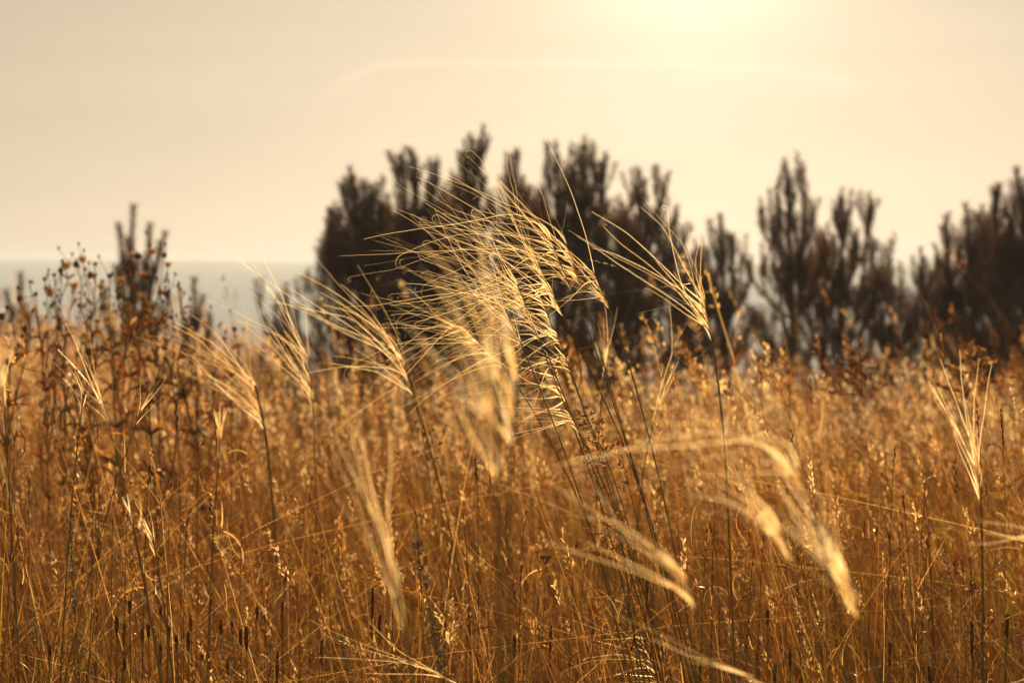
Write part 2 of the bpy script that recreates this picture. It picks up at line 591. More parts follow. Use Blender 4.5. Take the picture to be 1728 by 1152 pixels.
for a in PINES:
    sap = 'sapling' in a[0]
    pine(*a, bare=0.2 if sap else 0.0)


# ------------------------------------------------------------------ feather grass
def stalk_curve(pts_px, d, ddepth=0.0):
    """stem points from top to ground"""
    W = [P(x, y, d) for x, y in pts_px]
    W = np.array(W)
    dr = W[-1] - W[-2]
    dr = dr / np.linalg.norm(dr)
    dr[2] = min(dr[2], -0.5)
    dr = dr / np.linalg.norm(dr)
    p = W[-1].copy()
    ext = []
    for k in range(12):
        gz = float(ground_z(p[0], p[1]))
        if p[2] <= gz:
            break
        step = min(0.09, (p[2] - gz) / -dr[2] + 0.004)
        dr = normed(dr * np.array([0.85, 0.85, 1.0]))
        p = p + dr * step
        ext.append(p.copy())
    if ext:
        W = np.vstack([W, ext])
    # smooth resample
    seg = np.r_[0, np.cumsum(np.linalg.norm(np.diff(W, axis=0), axis=1))]
    K = 26
    s = np.linspace(0, seg[-1], K)
    C = np.stack([np.interp(s, seg, W[:, i]) for i in range(3)], 1)
    for _ in range(2):
        C[1:-1] = (C[:-2] + 2 * C[1:-1] + C[2:]) / 4
    return C


def feather(label, pts, d, n, fan, Lpx, seed, pan=90, curl=0.4, rad=1.0, droop=0.16, depth=0.35, spread=12, bend=(0.08, 0.7), loose=0.9, leaf=True,
            group='feather grass stalks bent by the wind', stem_r=0.0008, rnd_off=0.0):
    rng = np.random.default_rng(seed)
    S = FPX / d
    C = stalk_curve(pts, d)
    seg = np.r_[0, np.cumsum(np.linalg.norm(np.diff(C, axis=0), axis=1))]
    root_loc = C[-1]
    root = thing('feather_grass_stalk', tuple(root_loc), label, 'feather grass', group)
    st = Batch()
    st.sweep(C, np.linspace(0.6, 1.25, len(C)) * stem_r * rad, 6, rnd=rng.uniform(0.2, 0.7), rng=rng)
    st.build('stem', M_stem, root, origin=root_loc)
    # awns
    K = 40
    pan_m = pan / S
    s0 = pan_m * rng.random(n) ** 1.1
    base = np.stack([np.interp(s0, seg, C[:, i]) for i in range(3)], 1)
    i0 = np.clip(np.searchsorted(seg, s0), 1, len(C) - 1)
    T = normed(C[i0 - 1] - C[i0])
    th_s = np.arctan2(T[:, 2], T[:, 0]) + rng.normal(0, R(spread), n)
    th_e = np.radians(rng.uniform(fan[0], fan[1], n))
    mixd = (rng.uniform(0.45, 1.2, n) if spread > 10 else rng.uniform(0.1, 0.95, n)) * loose
    th_s = th_s + (th_e - th_s) * mixd
    th_e = th_e + rng.normal(0, R(4 + spread * 0.7), n)
    L = (Lpx[0] * 0.8 + (Lpx[1] * 1.08 - Lpx[0] * 0.8) * rng.random(n)) / S
    ph = rng.normal(0, depth, n)
    tt = np.linspace(0, 1, K)
    sm = np.clip(tt / rng.uniform(*bend, n)[:, None], 0, 1)
    sm = sm * sm * (3 - 2 * sm)
    th = th_s[:, None] + (th_e - th_s)[:, None] * sm + droop * (rng.uniform(-0.35, 1.2, n)[:, None]) * tt ** 2
    # the seed sits along the stem, then the awn turns away
    b0 = rng.uniform(0.05, 0.16, n)[:, None]
    al = np.clip(tt / b0, 0, 1)
    al = al * al * (3 - 2 * al)
    th_st = np.arctan2(T[:, 2], T[:, 0])[:, None] + rng.normal(R(10), R(8), n)[:, None]
    th = th_st + (th - th_st) * al
    # gentle sway
    th = th + (rng.normal(0, 0.06, n)[:, None]) * np.sin(tt * rng.uniform(3, 7, n)[:, None] + rng.random(n)[:, None] * 6)
    kk = rng.uniform(0.25, 0.8, n)[:, None]
    th = th + rng.normal(0, 0.16, n)[:, None] * np.clip((tt - kk) * 14, 0, 1) + np.cumsum(rng.normal(0, 0.016, (n, K)), 1)
    cw = (rng.random(n) < curl)
    cs = np.where(rng.random(n) < 0.7, 1, -1) * cw * rng.uniform(0.5, 1.0, n)
    c0 = rng.uniform(0.78, 0.95, n)[:, None]
    ct = np.clip((tt - c0) / (1 - c0), 0, 1)
    th = th + cs[:, None] * (ct ** 1.5) * rng.uniform(3.0, 11.0, n)[:, None]
    phc = ph[:, None] * (1 - 0.3 * tt) + np.sin(tt * 5 + rng.random(n)[:, None] * 6) * 0.08
    D = np.stack([np.cos(th) * np.cos(phc), np.sin(phc), np.sin(th) * np.cos(phc)], -1)
    stp = (L / (K - 1))[:, None, None] * np.where(ct > 0, 0.62, 1.0)[..., None]
    Q = np.cumsum(D * stp, axis=1)
    Q = np.concatenate([np.zeros((n, 1, 3)), Q[:, :-1]], 1) + base[:, None]
    rr = (0.00014 * (1 - tt) ** 0.8 + 0.00007) * rad * (0.78 if rad <= 1.0 and d > 1.8 else 1.1)
    rr = rr[None] * rng.uniform(0.6, 1.3, n)[:, None]
    # the hard seed and its pale husk at the foot of each awn
    husk = np.exp(-((tt * L[:, None] - 0.010) / 0.007) ** 2) * 0.00035
    rr = rr + husk
    aw = Batch()
    aw.sweep(Q, rr, 2, rnd=np.clip(rng.random(n) + rnd_off, 0, 1), rng=rng)
    aw.build('awns', M_awn, root, origin=root_loc)
    if leaf:
        lb = Batch()
        m = 1
        k0 = rng.integers(12, 22, m)
        pts2 = []
        for k in k0:
            a = rng.random() * 6.28
            l2 = rng.uniform(0.12, 0.24)
            t2 = np.linspace(0, 1, 10)[:, None]
            out = np.array([math.cos(a), math.sin(a), 0])
            pts2.append(C[k] + out * l2 * 0.45 * t2 ** 1.4 + np.array([0, 0, 1]) * l2 * (0.95 * t2 - 0.35 * t2 ** 2))
        lb.sweep(np.array(pts2), 0.0009 * (1 - np.linspace(0, 1, 10) ** 2) + 0.0001, 2, rng=rng)
        lb.build('leaf', M_green, root, origin=root_loc)
    return root


F = feather
# in focus, the wind-blown bundle of the middle
F("dark stemmed feather grass in the middle with the largest tangle of sharp pale awns",
  [(873, 480), (905, 560), (928, 622), (956, 688), (985, 765), (1014, 845), (1035, 920)], 2.0, 38, (118, 212), (150, 340), 1, pan=110, curl=0.5, spread=20)
F("feather grass stalk just right of the dark middle stem, awns sweeping to the left",
  [(900, 430), (935, 500), (956, 546), (985, 600), (1014, 666), (1040, 714), (1069, 783), (1087, 845)], 2.02, 38, (115, 212), (150, 360), 2, pan=120, curl=0.45, spread=20)
F("upright feather grass stalk whose awns reach highest over the tangle towards the pines",
  [(925, 395), (961, 487), (989, 542), (1007, 590), (1029, 655), (1050, 735), (1083, 827)], 1.97, 30, (120, 200), (150, 370), 3, pan=110, curl=0.35, spread=20)
F("feather grass stalk ending inside the tangle, its awns nearly level with the ground",
  [(912, 500), (935, 560), (962, 630), (992, 705), (1020, 780), (1050, 870)], 2.05, 24, (150, 200), (200, 360), 41, pan=90, curl=0.4, spread=16, droop=0.1)
F("feather grass stalk in the tangle with steep crossing awns that curl at the very tip",
  [(852, 520), (880, 580), (910, 650), (940, 730), (975, 820), (1000, 900)], 1.96, 22, (110, 205), (120, 260), 42, pan=80, curl=0.7, spread=22, droop=0.1)
F("feather grass stalk highest on the right side of the tangle, sparse fine awns",
  [(955, 410), (975, 470), (1000, 545), (1020, 620), (1046, 710), (1076, 800)], 2.08, 24, (120, 190), (200, 380), 43, pan=80, curl=0.3, spread=16, droop=0.1)
F("low feather grass stalk under the tangle, bright awns drifting left over the blurred central stem",
  [(925, 600), (945, 655), (972, 720), (1002, 790), (1036, 880)], 2.0, 18, (145, 225), (110, 250), 44, pan=90, curl=0.6, spread=24, droop=0.15)
F("lowest feather grass of the tangle, its flat awns ending above the brown panicle",
  [(952, 680), (972, 712), (998, 765), (1030, 840)], 1.97, 12, (150, 205), (90, 220), 45, pan=60, curl=0.5, spread=22, droop=0.15)
F("feather grass with an open fan of golden awns whose node shows against the dark pines",
  [(1000, 455), (1030, 520), (1047, 560), (1058, 593), (1076, 662), (1094, 732), (1116, 816), (1134, 900)], 1.9, 20, (108, 205), (130, 300), 4, pan=75, curl=0.25)
F("feather grass stalk low in the tangle, its awns arching over in a long left-hand bow",
  [(790, 560), (826, 581), (850, 608), (883, 659), (912, 714), (948, 779), (978, 838), (1020, 960)], 2.03, 36, (148, 222), (140, 290), 5, pan=90, curl=0.4, droop=0.5)
F("short feather grass stalk whose thin awns curl back just above the brown panicle",
  [(940, 565), (960, 615), (978, 665), (990, 705), (1010, 760), (1040, 850), (1052, 930)], 2.02, 18, (145, 215), (110, 240), 6, pan=70, curl=0.6, droop=0.3)
F("tall feather grass stalk standing alone on the right with a golden fan of awns",
  [(1188, 505), (1200, 560), (1208, 600), (1215, 660), (1222, 720), (1226, 800)], 1.72, 22, (98, 178), (130, 300), 7, pan=75, curl=0.15, rad=1.1, spread=14)
F("feather grass stalk left of the tangle, a wide soft fan spreading to the left",
  [(682, 615), (697, 668), (712, 712), (732, 779), (752, 860), (770, 940)], 2.7, 30, (118, 172), (170, 340), 8, pan=70, curl=0.15, rad=1.6, spread=10)
F("thick dark stemmed feather grass at left, its spray leaning towards the valley",
  [(430, 650), (442, 690), (450, 740), (456, 800)], 2.9, 30, (105, 158), (110, 230), 9, pan=80, curl=0.1, rad=1.5, stem_r=0.0016)
F("upright feather grass between the two left fans, blurred and yellow",
  [(520, 600), (528, 660), (530, 720), (532, 800)], 2.8, 30, (105, 165), (110, 240), 10, pan=90, curl=0.1, rad=1.4)
F("closed straw coloured sheaf of feather grass behind the middle stems",
  [(1022, 610), (1016, 650), (1012, 700), (1008, 800)], 2.7, 9, (68, 92), (90, 150), 31, pan=30, curl=0.05, rad=1.4, spread=4)
F("narrow pale sheaf of feather grass between the middle stems and the tall right stalk",
  [(1112, 680), (1100, 715), (1090, 760), (1080, 840)], 2.6, 12, (62, 84), (110, 200), 32, pan=40, curl=0.05, rad=1.4, spread=4, depth=0.1)
F("pale feather grass sheaf near the right edge opening upwards like a brush",
  [(1652, 800), (1656, 850), (1657, 920), (1658, 1000)], 1.65, 22, (92, 122), (130, 210), 33, pan=50, curl=0.05, rad=1.1, spread=5, depth=0.1, droop=0.05)
F("yellow feather grass cut by the left edge of the picture",
  [(6, 650), (8, 700), (12, 760), (18, 860)], 1.5, 14, (78, 112), (90, 170), 34, pan=40, curl=0.1, rad=1.2, spread=4)
F("soft feather grass sheaf behind the dried weeds, crossing a second stalk low down",
  [(172, 680), (190, 735), (205, 800), (222, 870)], 2.5, 14, (100, 135), (90, 190), 35, pan=50, curl=0.1, rad=1.3, spread=5)
F("green stemmed feather grass at left, only a curled wisp left on its tip",
  [(142, 660), (133, 720), (126, 790), (119, 870), (112, 970)], 2.0, 6, (70, 120), (40, 90), 36, pan=50, curl=0.9, spread=8)
F("slanting feather grass stem at left leaning right, a thin closed tip",
  [(238, 690), (214, 760), (190, 830), (165, 915)], 2.05, 6, (48, 75), (50, 110), 37, pan=40, curl=0.5, spread=4)
F("orange closed sheaf of feather grass left of the middle, close to the lens",
  [(372, 740), (366, 790), (362, 850), (358, 930)], 1.55, 12, (80, 97), (60, 110), 38, pan=60, curl=0.0, rad=1.3, spread=2, depth=0.05)
F("short bright sheaf of feather grass low at the left among thin spikes",
  [(258, 905), (266, 945), (274, 1000)], 1.9, 9, (102, 125), (40, 95), 39, pan=40, curl=0.0, rad=1.3, spread=4)
F("small amber feather grass sheaf above the bright one at lower left",
  [(220, 870), (229, 905), (240, 960)], 1.7, 8, (92, 112), (30, 60), 40, pan=30, curl=0.0, rad=1.4, spread=3)
# near the lens, strongly out of focus
F("large blurred feather grass standing straight up in the centre close to the lens",
  [(836, 640), (842, 700), (843, 780), (842, 880), (842, 1000), (846, 1150)], 0.86, 24, (84, 135), (120, 330), 51, pan=180, curl=0.0, rad=1.25, spread=3, stem_r=0.0011)
F("second blurred stem right behind the central upright one, leaning slightly left",
  [(872, 640), (860, 700), (856, 780), (858, 900)], 1.0, 16, (95, 130), (100, 240), 52, pan=120, curl=0.0, rad=1.2, spread=4)
F("blurred feather grass at right whose two bright bands of awns blow flat to the left",
  [(1345, 790), (1378, 835), (1396, 900), (1412, 1000)], 0.98, 13, (168, 194), (220, 480), 53, pan=60, curl=0.0, rad=0.9, spread=6, depth=0.10, droop=0.3, loose=0.35, bend=(0.3, 0.8))
F("blurred feather grass at lower right, a long yellow plume rising to the upper left",
  [(1432, 985), (1462, 1045), (1480, 1110), (1490, 1152)], 1.0, 22, (112, 140), (180, 400), 54, pan=70, curl=0.0, rad=0.95, spread=4, depth=0.08, droop=0.45)
F("blurred feather grass plume in front of the lower right one, paler and steeper",
  [(1315, 890), (1350, 960), (1378, 1040), (1400, 1152)], 1.02, 16, (125, 152), (130, 330), 55, pan=70, curl=0.0, rad=0.9, spread=4, depth=0.08, droop=0.35)
F("blurred feather grass right of the bottom centre, one straw band pointing left",
  [(1158, 975), (1184, 1020), (1200, 1080), (1210, 1152)], 1.05, 12, (143, 156), (160, 290), 56, pan=60, curl=0.0, rad=1.0, spread=3, depth=0.06, droop=0.2)
F("slender blurred feather grass plume left of the bottom centre curving upwards",
  [(668, 985), (684, 1040), (694, 1100), (700, 1152)], 1.08, 14, (104, 116), (200, 330), 57, pan=90, curl=0.0, rad=1.25, spread=3, depth=0.05, droop=0.15)
F("blurred feather grass entering from the right edge, two thin flat awn bands",
  [(1760, 908), (1790, 930), (1810, 980)], 1.25, 5, (164, 178), (120, 200), 58, pan=50, curl=0.0, rad=0.9, spread=3, depth=0.06, droop=0.1)
F("blurred feather grass along the bottom edge at right, lying almost flat",
  [(1270, 1140), (1320, 1152), (1350, 1170)], 1.2, 6, (150, 178), (120, 260), 59, pan=60, curl=0.0, rad=0.7, spread=4, depth=0.06, droop=0.15)
F("thin feather grass along the bottom edge left of the centre, lying flat",
  [(740, 1135), (790, 1150), (820, 1170)], 1.7, 10, (155, 176), (160, 300), 60, pan=60, curl=0.0, rad=0.9, spread=4, depth=0.08, droop=0.1)
F("low feather grass below the middle stems, pale awns blowing left near the ground",
  [(1085, 1075), (1100, 1120), (1112, 1152)], 2.05, 14, (158, 190), (90, 190), 61, pan=100, curl=0.3, rad=0.9, spread=8, depth=0.15, droop=0.3)


# ------------------------------------------------------------------ seed heads, one by one
def bend_stem(p_top, lean, rng, K=14):
    """from a tip down to the ground, leaning"""
    gz = float(ground_z(p_top[0], p_top[1]))
    h = p_top[2] - gz
    bx = p_top[0] + lean * h + rng.normal(0, 0.01)
    by = p_top[1] + rng.normal(0, 0.03)
    t = np.linspace(0, 1, K)[:, None]
    base = np.array([bx, by, float(ground_z(bx, by))])
    C = p_top + (base - p_top) * t
    C[:, 0] += (lean * h * 0.35 * np.sin(t * np.pi))[:, 0] * (-1)
    return C


def timothy(px, py, ln, lean, d, label, seed):
    rng = np.random.default_rng(seed)
    S = FPX / d
    top = P(px, py, d)
    C = bend_stem(top, lean, rng, 30)
    hl = ln / S
    root = thing('timothy_grass', tuple(C[-1]), label, 'timothy grass', 'dark timothy heads among the grass')
    b = Batch()
    seg = np.r_[0, np.cumsum(np.linalg.norm(np.diff(C, axis=0), axis=1))]

    def at(s):
        return np.stack([np.interp(s, seg, C[:, i]) for i in range(3)], -1)
    sc = at(np.linspace(hl * 0.9, seg[-1], 16))
    b.sweep(sc, 0.00055, 5, rnd=0.6, rng=rng)
    b.build('stem', M_stem, root, origin=C[-1])
    # head: a bumpy tapered cylinder
    K = 22
    s = np.linspace(0, hl, K)
    hc = at(s)
    r = 0.00115 * np.sin(np.clip(np.linspace(0.02, 0.99, K) * np.pi, 0, np.pi)) ** 0.45 + 0.00008
    r = r * rng.uniform(0.85, 1.2, K)
    h = Batch()
    h.sweep(hc, r, 9, rnd=rng.random(), rng=rng)
    # scales: tiny spikelets standing out of it all round
    n = 240
    f = rng.random(n)
    p = at(f * hl)
    T = np.broadcast_to(normed(hc[0] - hc[-1]), (n, 3))
    rv = normed(np.cross(T, rng.normal(size=(n, 3))))
    rr = np.interp(f, np.linspace(0, 1, K), r)[:, None]
    p0 = p + rv * rr * 0.7
    p1 = p0 + rv * 0.0006 + T * 0.0010
    h.sweep(np.stack([p0, p1, p1 + T * 0.0007 + rv * 0.0003], 1), [0.0004, 0.00035, 0.00005], 3, rng=rng)
    hd = h.build('seed_head', M_timo, root, origin=C[-1])
    br = Batch()
    n = 150
    f = rng.random(n)
    p = at(f * hl)
    rv = normed(np.cross(np.broadcast_to(T[0], (n, 3)), rng.normal(size=(n, 3))))
    rr = np.interp(f, np.linspace(0, 1, K), r)[:, None]
    p0 = p + rv * rr
    br.sweep(np.stack([p0, p0 + rv * 0.0012 + T[0] * 0.0012], 1), [0.00022, 0.0001], 2, rng=rng)
    br.build('bristles', M_bris, hd, origin=C[-1])


TIM = [(197, 1040, 30, .05), (210, 1052, 36, .02), (250, 1048, 30, -.06), (240, 1062, 25, .1), (271, 1023, 16, .0), (321, 1036, 32, -.15),
       (318, 1067, 32, .3), (373, 1048, 24, .05), (391, 1050, 20, .0), (406, 1064, 27, -.05), (415, 1058, 40, -.03), (211, 1100, 32, .02),
       (285, 1058, 30, .05), (297, 1073, 24, .0), (340, 1086, 34, -.08), (384, 1112, 44, .0), (468, 1100, 54, -.05), (434, 1025, 22, .15),
       (476, 1016, 24, -.1), (543, 1080, 42, -.1), (219, 1015, 22, .05), (629, 994, 52, .1), (641, 1038, 34, -.2), (868, 1074, 38, .02),
       (930, 1058, 44, .3), (1092, 978, 52, -.05), (1295, 1030, 24, -.1), (1278, 1090, 32, .1), (1333, 1094, 36, .12), (1502, 1084, 42, .25),
       (1640, 1050, 64, .02), (1700, 1036, 44, .0), (1308, 1120, 36, .0), (1660, 1040, 40, .05), (627, 1052, 26, .0), (1568, 1126, 36, -.25),
       (271, 1090, 30, .2), (162, 1118, 26, .1), (84, 1090, 24, .0), (1182, 1118, 30, .1)]
place = ["the lower left corner", "the bottom left", "the bottom centre", "the bottom right", "the lower right corner"]
WORDS = ['first', 'second', 'third', 'fourth', 'fifth', 'sixth', 'seventh', 'eighth', 'ninth', 'tenth', 'eleventh', 'twelfth', 'thirteenth']
NUM = ['one', 'two', 'three', 'four', 'five', 'six', 'seven', 'eight', 'nine', 'ten', 'eleven', 'twelve', 'thirteen']


def distinct(rows):
    """rows: (x, kind words singular, plural, where); those that would read alike are told apart by their order"""
    out = []
    for i, (x, one, many, where) in enumerate(rows):
        same = sorted((r[0], j) for j, r in enumerate(rows) if r[1] == one and r[3] == where)
        if len(same) == 1:
            out.append(f"{one} {where}")
        else:
            k = [j for _, j in same].index(i)
            out.append(f"{WORDS[k]} from left of {NUM[len(same) - 1]} {many} {where}")
    return out


trow = []
for x, y, l, ln in TIM:
    size = 'long' if l > 38 else ('short' if l < 27 else 'medium')
    tilt = 'leaning' if abs(ln) > 0.12 else 'upright'
    trow.append((x, f"{size} {tilt} dark timothy head", f"{size} {tilt} dark timothy heads", 'in ' + place[min(4, int(x / 346))]))
tlab = distinct(trow)
for i, (x, y, l, ln) in enumerate(TIM):
    lab = tlab[i]
    timothy(x, y, l * 0.97, ln + ((i * 7) % 5 - 2) * 0.09, 1.98 + 0.3 * ((i * 37) % 10) / 10, lab, 100 + i)


def spike_geo(b, C, seg, hl, rng, fat=1.0, gap=0.0045, spread=0.35):
    """alternate spikelets along the top hl metres of the culm C"""
    n = max(5, int(hl / gap))
    s = (np.arange(n) + 0.5) / n * hl
    at = lambda q: np.stack([np.interp(q, seg, C[:, i]) for i in range(3)], -1)
    p = at(s)
    T = normed(at(np.maximum(s - 0.003, 0)) - at(s + 0.003))
    ref = normed(rng.normal(size=3))
    sd = normed(np.cross(T, ref)) * np.where(np.arange(n) % 2, 1, -1)[:, None]
    sd = normed(sd + rng.normal(0, 0.25, (n, 3)))
    l = 0.0062 * fat * rng.uniform(0.8, 1.2, n)[:, None] * (0.6 + 0.4 * np.sqrt(s / hl))[:, None]
    a, c = 1.0, spread
    D = normed(T * a + sd * c)
    q = np.stack([p, p + D * l * 0.3, p + D * l * 0.65, p + D * l], 1)
    b.sweep(q, np.array([0.0002, 0.00085, 0.0007, 0.0001]) * fat, 5, rng=rng)
    # hair-fine awn on each
    q2 = np.stack([p + D * l * 0.9, p + D * l * 1.35, p + D * l * 1.8 + rng.normal(0, 0.0004, (n, 3))], 1)
    b.sweep(q2, [0.00013, 0.0001, 0.00005], 3, rng=rng)


def spike(px, py, ln, lean, d, label, seed, mat=None, fat=1.0, spread=0.35, group='thin seed spikes of dry grass'):
    rng = np.random.default_rng(seed)
    S = FPX / d
    C = bend_stem(P(px, py, d), lean, rng, 30)
    # nodding tip
    t = np.linspace(0, 1, 30)
    C[:, 2] -= 0.010 * np.exp(-t * 9) * abs(lean) * 2
    C[:, 0] -= 0.006 * np.sign(lean or 1) * np.exp(-t * 12)
    seg = np.r_[0, np.cumsum(np.linalg.norm(np.diff(C, axis=0), axis=1))]
    root = thing('grass_spike', tuple(C[-1]), label, 'grass spike', group)
    b = Batch()
    b.sweep(C, np.linspace(0.00028, 0.0006, 30), 4, rnd=rng.uniform(0.4, 0.9), rng=rng)
    b.build('stem', M_dry, root, origin=C[-1])
    h = Batch()
    spike_geo(h, C, seg, ln / S, rng, fat, spread=spread)
    h.build('seed_head', mat or M_seed, root, origin=C[-1])


SPK = [(308, 673, 56, .02, 1), (241, 784, 38, -.05, 1), (375, 697, 54, .12, 1), (366, 836, 42, .15, 1), (15, 706, 55, -.3, 0), (38, 790, 46, -.3, 0),
       (158, 786, 52, -.5, 0), (184, 788, 40, -.02, 0), (324, 740, 50, -.2, 0), (171, 846, 36, -.05, 0), (203, 844, 36, -.3, 0), (277, 816, 38, -.05, 0),
       (306, 864, 34, -.02, 0), (398, 858, 48, -.3, 0), (18, 866, 44, -.4, 0), (42, 898, 30, .05, 0), (34, 914, 34, .1, 0), (8, 920, 28, -.05, 0),
       (648, 842, 54, -.2, 0), (712, 850, 42, .15, 0), (655, 905, 48, -.1, 0), (748, 908, 42, -.3, 0), (792, 856, 34, 0, 0), (834, 762, 60, .03, 1),
       (814, 775, 42, 0, 1), (822, 932, 36, -.05, 0), (865, 866, 34, .1, 0), (874, 862, 28, -.05, 0), (878, 984, 28, 0, 0), (900, 928, 46, -.35, 0),
       (868, 950, 36, -.15, 0), (878, 958, 54, -.12, 0), (960, 912, 30, -.1, 0), (978, 922, 30, -.1, 0), (1348, 722, 44, .1, 0), (1498, 746, 48, -.3, 0),
       (1622, 768, 60, .25, 1), (1660, 672, 70, .05, 0), (1701, 690, 66, .03, 1), (1676, 800, 50, .25, 0), (1197, 784, 46, -.2, 0), (1534, 824, 38, .03, 0),
       (1550, 818, 34, -.15, 0), (1575, 852, 34, .0, 0), (1210, 868, 30, .1, 0), (1182, 894, 30, -.05, 0), (1193, 896, 28, -.1, 0), (1219, 914, 24, 0, 0),
       (1233, 912, 26, 0, 0), (1253, 892, 26, -.1, 0), (1260, 926, 30, -.05, 0), (1278, 892, 24, -.1, 0), (1413, 896, 24, .0, 0), (1448, 880, 28, -.05, 0),
       (1468, 886, 28, -.1, 0), (1512, 900, 28, 0, 0), (1528, 890, 34, .1, 0), (1555, 896, 30, -.1, 0), (1571, 852, 36, .02, 0), (1530, 858, 34, 0, 0),
       (1600, 930, 34, -.25, 0), (1635, 930, 40, .25, 0), (1648, 946, 30, .0, 0), (1530, 956, 36, .2, 0), (1318, 1010, 44, -.25, 0), (1254, 1034, 36, -.2, 0),
       (1245, 558, 60, .03, 0), (1238, 640, 40, 0, 0), (1596, 566, 60, .02, 0), (780, 1012, 44, -.3, 0), (448, 930, 28, .1, 0), (470, 955, 30, -.1, 0),
       (512, 915, 44, -.7, 0), (534, 910, 30, -.1, 0), (560, 945, 28, .3, 0), (510, 980, 30, 0, 0), (440, 982, 30, -.2, 0), (190, 985, 30, -.3, 0),
       (146, 795, 40, -.4, 0), (344, 986, 36, -.4, 0), (152, 1000, 36, -.4, 0), (1000, 905, 50, -.35, 0), (1030, 890, 50, -.3, 0), (1010, 850, 60, -.3, 0),
       (1100, 800, 44, -.2, 0), (1290, 600, 50, 0, 0), (1338, 620, 50, 0, 0), (1460, 575, 60, 0, 0), (985, 590, 60, .02, 0), (1375, 640, 46, .1, 0)]
NEAR = [("at the left edge", 0, 90), ("in the lower left", 90, 330), ("left of the central stalks", 330, 620), ("left of the blurred stem", 620, 830),
        ("beneath the awn tangle", 830, 1040), ("right of the middle stems", 1040, 1280), ("behind the lower right plume", 1280, 1480), ("at the far right", 1480, 1729)]
srow = []
for x, y, l, ln, dk in SPK:
    w = [n for n, a, b_ in NEAR if a <= x < b_][0]
    hgt = 'tall' if y < 760 else ('mid-height' if y < 900 else 'low')
    til = 'nodding' if ln < -0.18 else ('leaning' if ln > 0.12 else 'upright')
    tone = 'dark' if dk else 'pale'
    srow.append((x, f"{hgt} {til} {tone} seed spike", f"{hgt} {til} {tone} seed spikes", w))
slab = distinct(srow)
for i, (x, y, l, ln, dk) in enumerate(SPK):
    d = (1.95 + 0.15 * ((i * 53) % 10) / 10) if y > 660 else 3.1
    spike(x, y, l, ln, d, slab[i], 300 + i, mat=M_timo if dk else M_seed, fat=1.0 if y > 660 else 1.6)


# brown drooping panicles beside the middle stems
def panicle(pts, d, label, seed, n=26, bl=(0.006, 0.022), mat=None, fat=1.0, headpx=110, name='panicle_grass'):
    rng = np.random.default_rng(seed)
    C = stalk_curve(pts, d)
    seg = np.r_[0, np.cumsum(np.linalg.norm(np.diff(C, axis=0), axis=1))]
    S = FPX / d
    root = thing(name, tuple(C[-1]), label, 'panicle grass', 'grasses with loose branching seed heads')
    b = Batch()
    b.sweep(C, np.linspace(0.0004, 0.0010, len(C)), 5, rnd=0.4, rng=rng)
    b.build('stem', M_stem, root, origin=C[-1])
    h = Batch()
    at = lambda q: np.stack([np.interp(q, seg, C[:, i]) for i in range(3)], -1)
    hl = headpx / S
    for k in range(n):
        s = hl * rng.random()
        p = at(s)
        T = normed(at(max(s - .004, 0)) - at(s + .004))
        L = rng.uniform(*bl) * (0.5 + s / hl)
        sd = normed(np.cross(T, rng.normal(size=3)))
        D = normed(T * rng.uniform(0.4, 1.1) + sd * 0.8)
        t = np.linspace(0, 1, 6)[:, None]
        br = p + D * L * t + np.array([0, 0, -1]) * L * 0.25 * t ** 2
        h.sweep(br, 0.00016, 3, rng=rng)
        m = max(3, int(L / 0.0032))
        ss = rng.uniform(0.25, 1, m)[:, None]
        q = p + D * L * ss + np.array([0, 0, -1]) * L * 0.25 * ss ** 2
        dd = normed(D + rng.normal(0, 0.45, (m, 3)))
        l = 0.0042 * fat
        h.sweep(np.stack([q, q + dd * l * .35, q + dd * l * .7, q + dd * l], 1), np.array([.0002, .00075, .0006, .0001]) * fat, 5, rng=rng)
    h.build('seed_head', mat or M_seed, root, origin=C[-1])


panicle([(984, 692), (1002, 725), (1022, 762), (1040, 810), (1060, 880), (1085, 980)], 1.98, "brown drooping panicle hanging beside the dark middle stem", 700, n=46, bl=(.006, .02))
panicle([(1040, 735), (1050, 775), (1062, 820), (1080, 900)], 2.03, "small second brown panicle to the right of the big one", 701, n=18, bl=(.005, .014))
panicle([(1000, 800), (1024, 850), (1040, 900), (1060, 980)], 2.0, "thin sparse panicle under the big brown one", 702, n=22, bl=(.004, .012), headpx=150)
panicle([(1036, 840), (1052, 890), (1070, 950), (1090, 1040)], 2.05, "narrow glinting panicle among the straws right of the middle", 703, n=20, bl=(.004, .010), headpx=160)
panicle([(700, 680), (712, 720), (722, 790)], 2.6, "soft curled panicle below the left fan of awns", 704, n=16, fat=1.2)
panicle([(1640, 590), (1636, 650), (1632, 720)], 3.4, "tall blurred panicle before the black pines at right", 705, n=40, bl=(.02, .06), fat=1.8, headpx=100)
panicle([(1450, 600), (1456, 660), (1462, 730)], 3.6, "tall blurred panicle below the bushy pine", 706, n=40, bl=(.02, .05), fat=1.8, headpx=90)
panicle([(1325, 880), (1345, 930), (1365, 990)], 2.1, "pale tousled panicle tangled in the lower right plume", 707, n=30, bl=(.006, .02), headpx=120)
panicle([(1640, 985), (1650, 1030), (1660, 1100)], 2.05, "low rusty panicle among the timothy heads at right", 708, n=24, bl=(.005, .014))


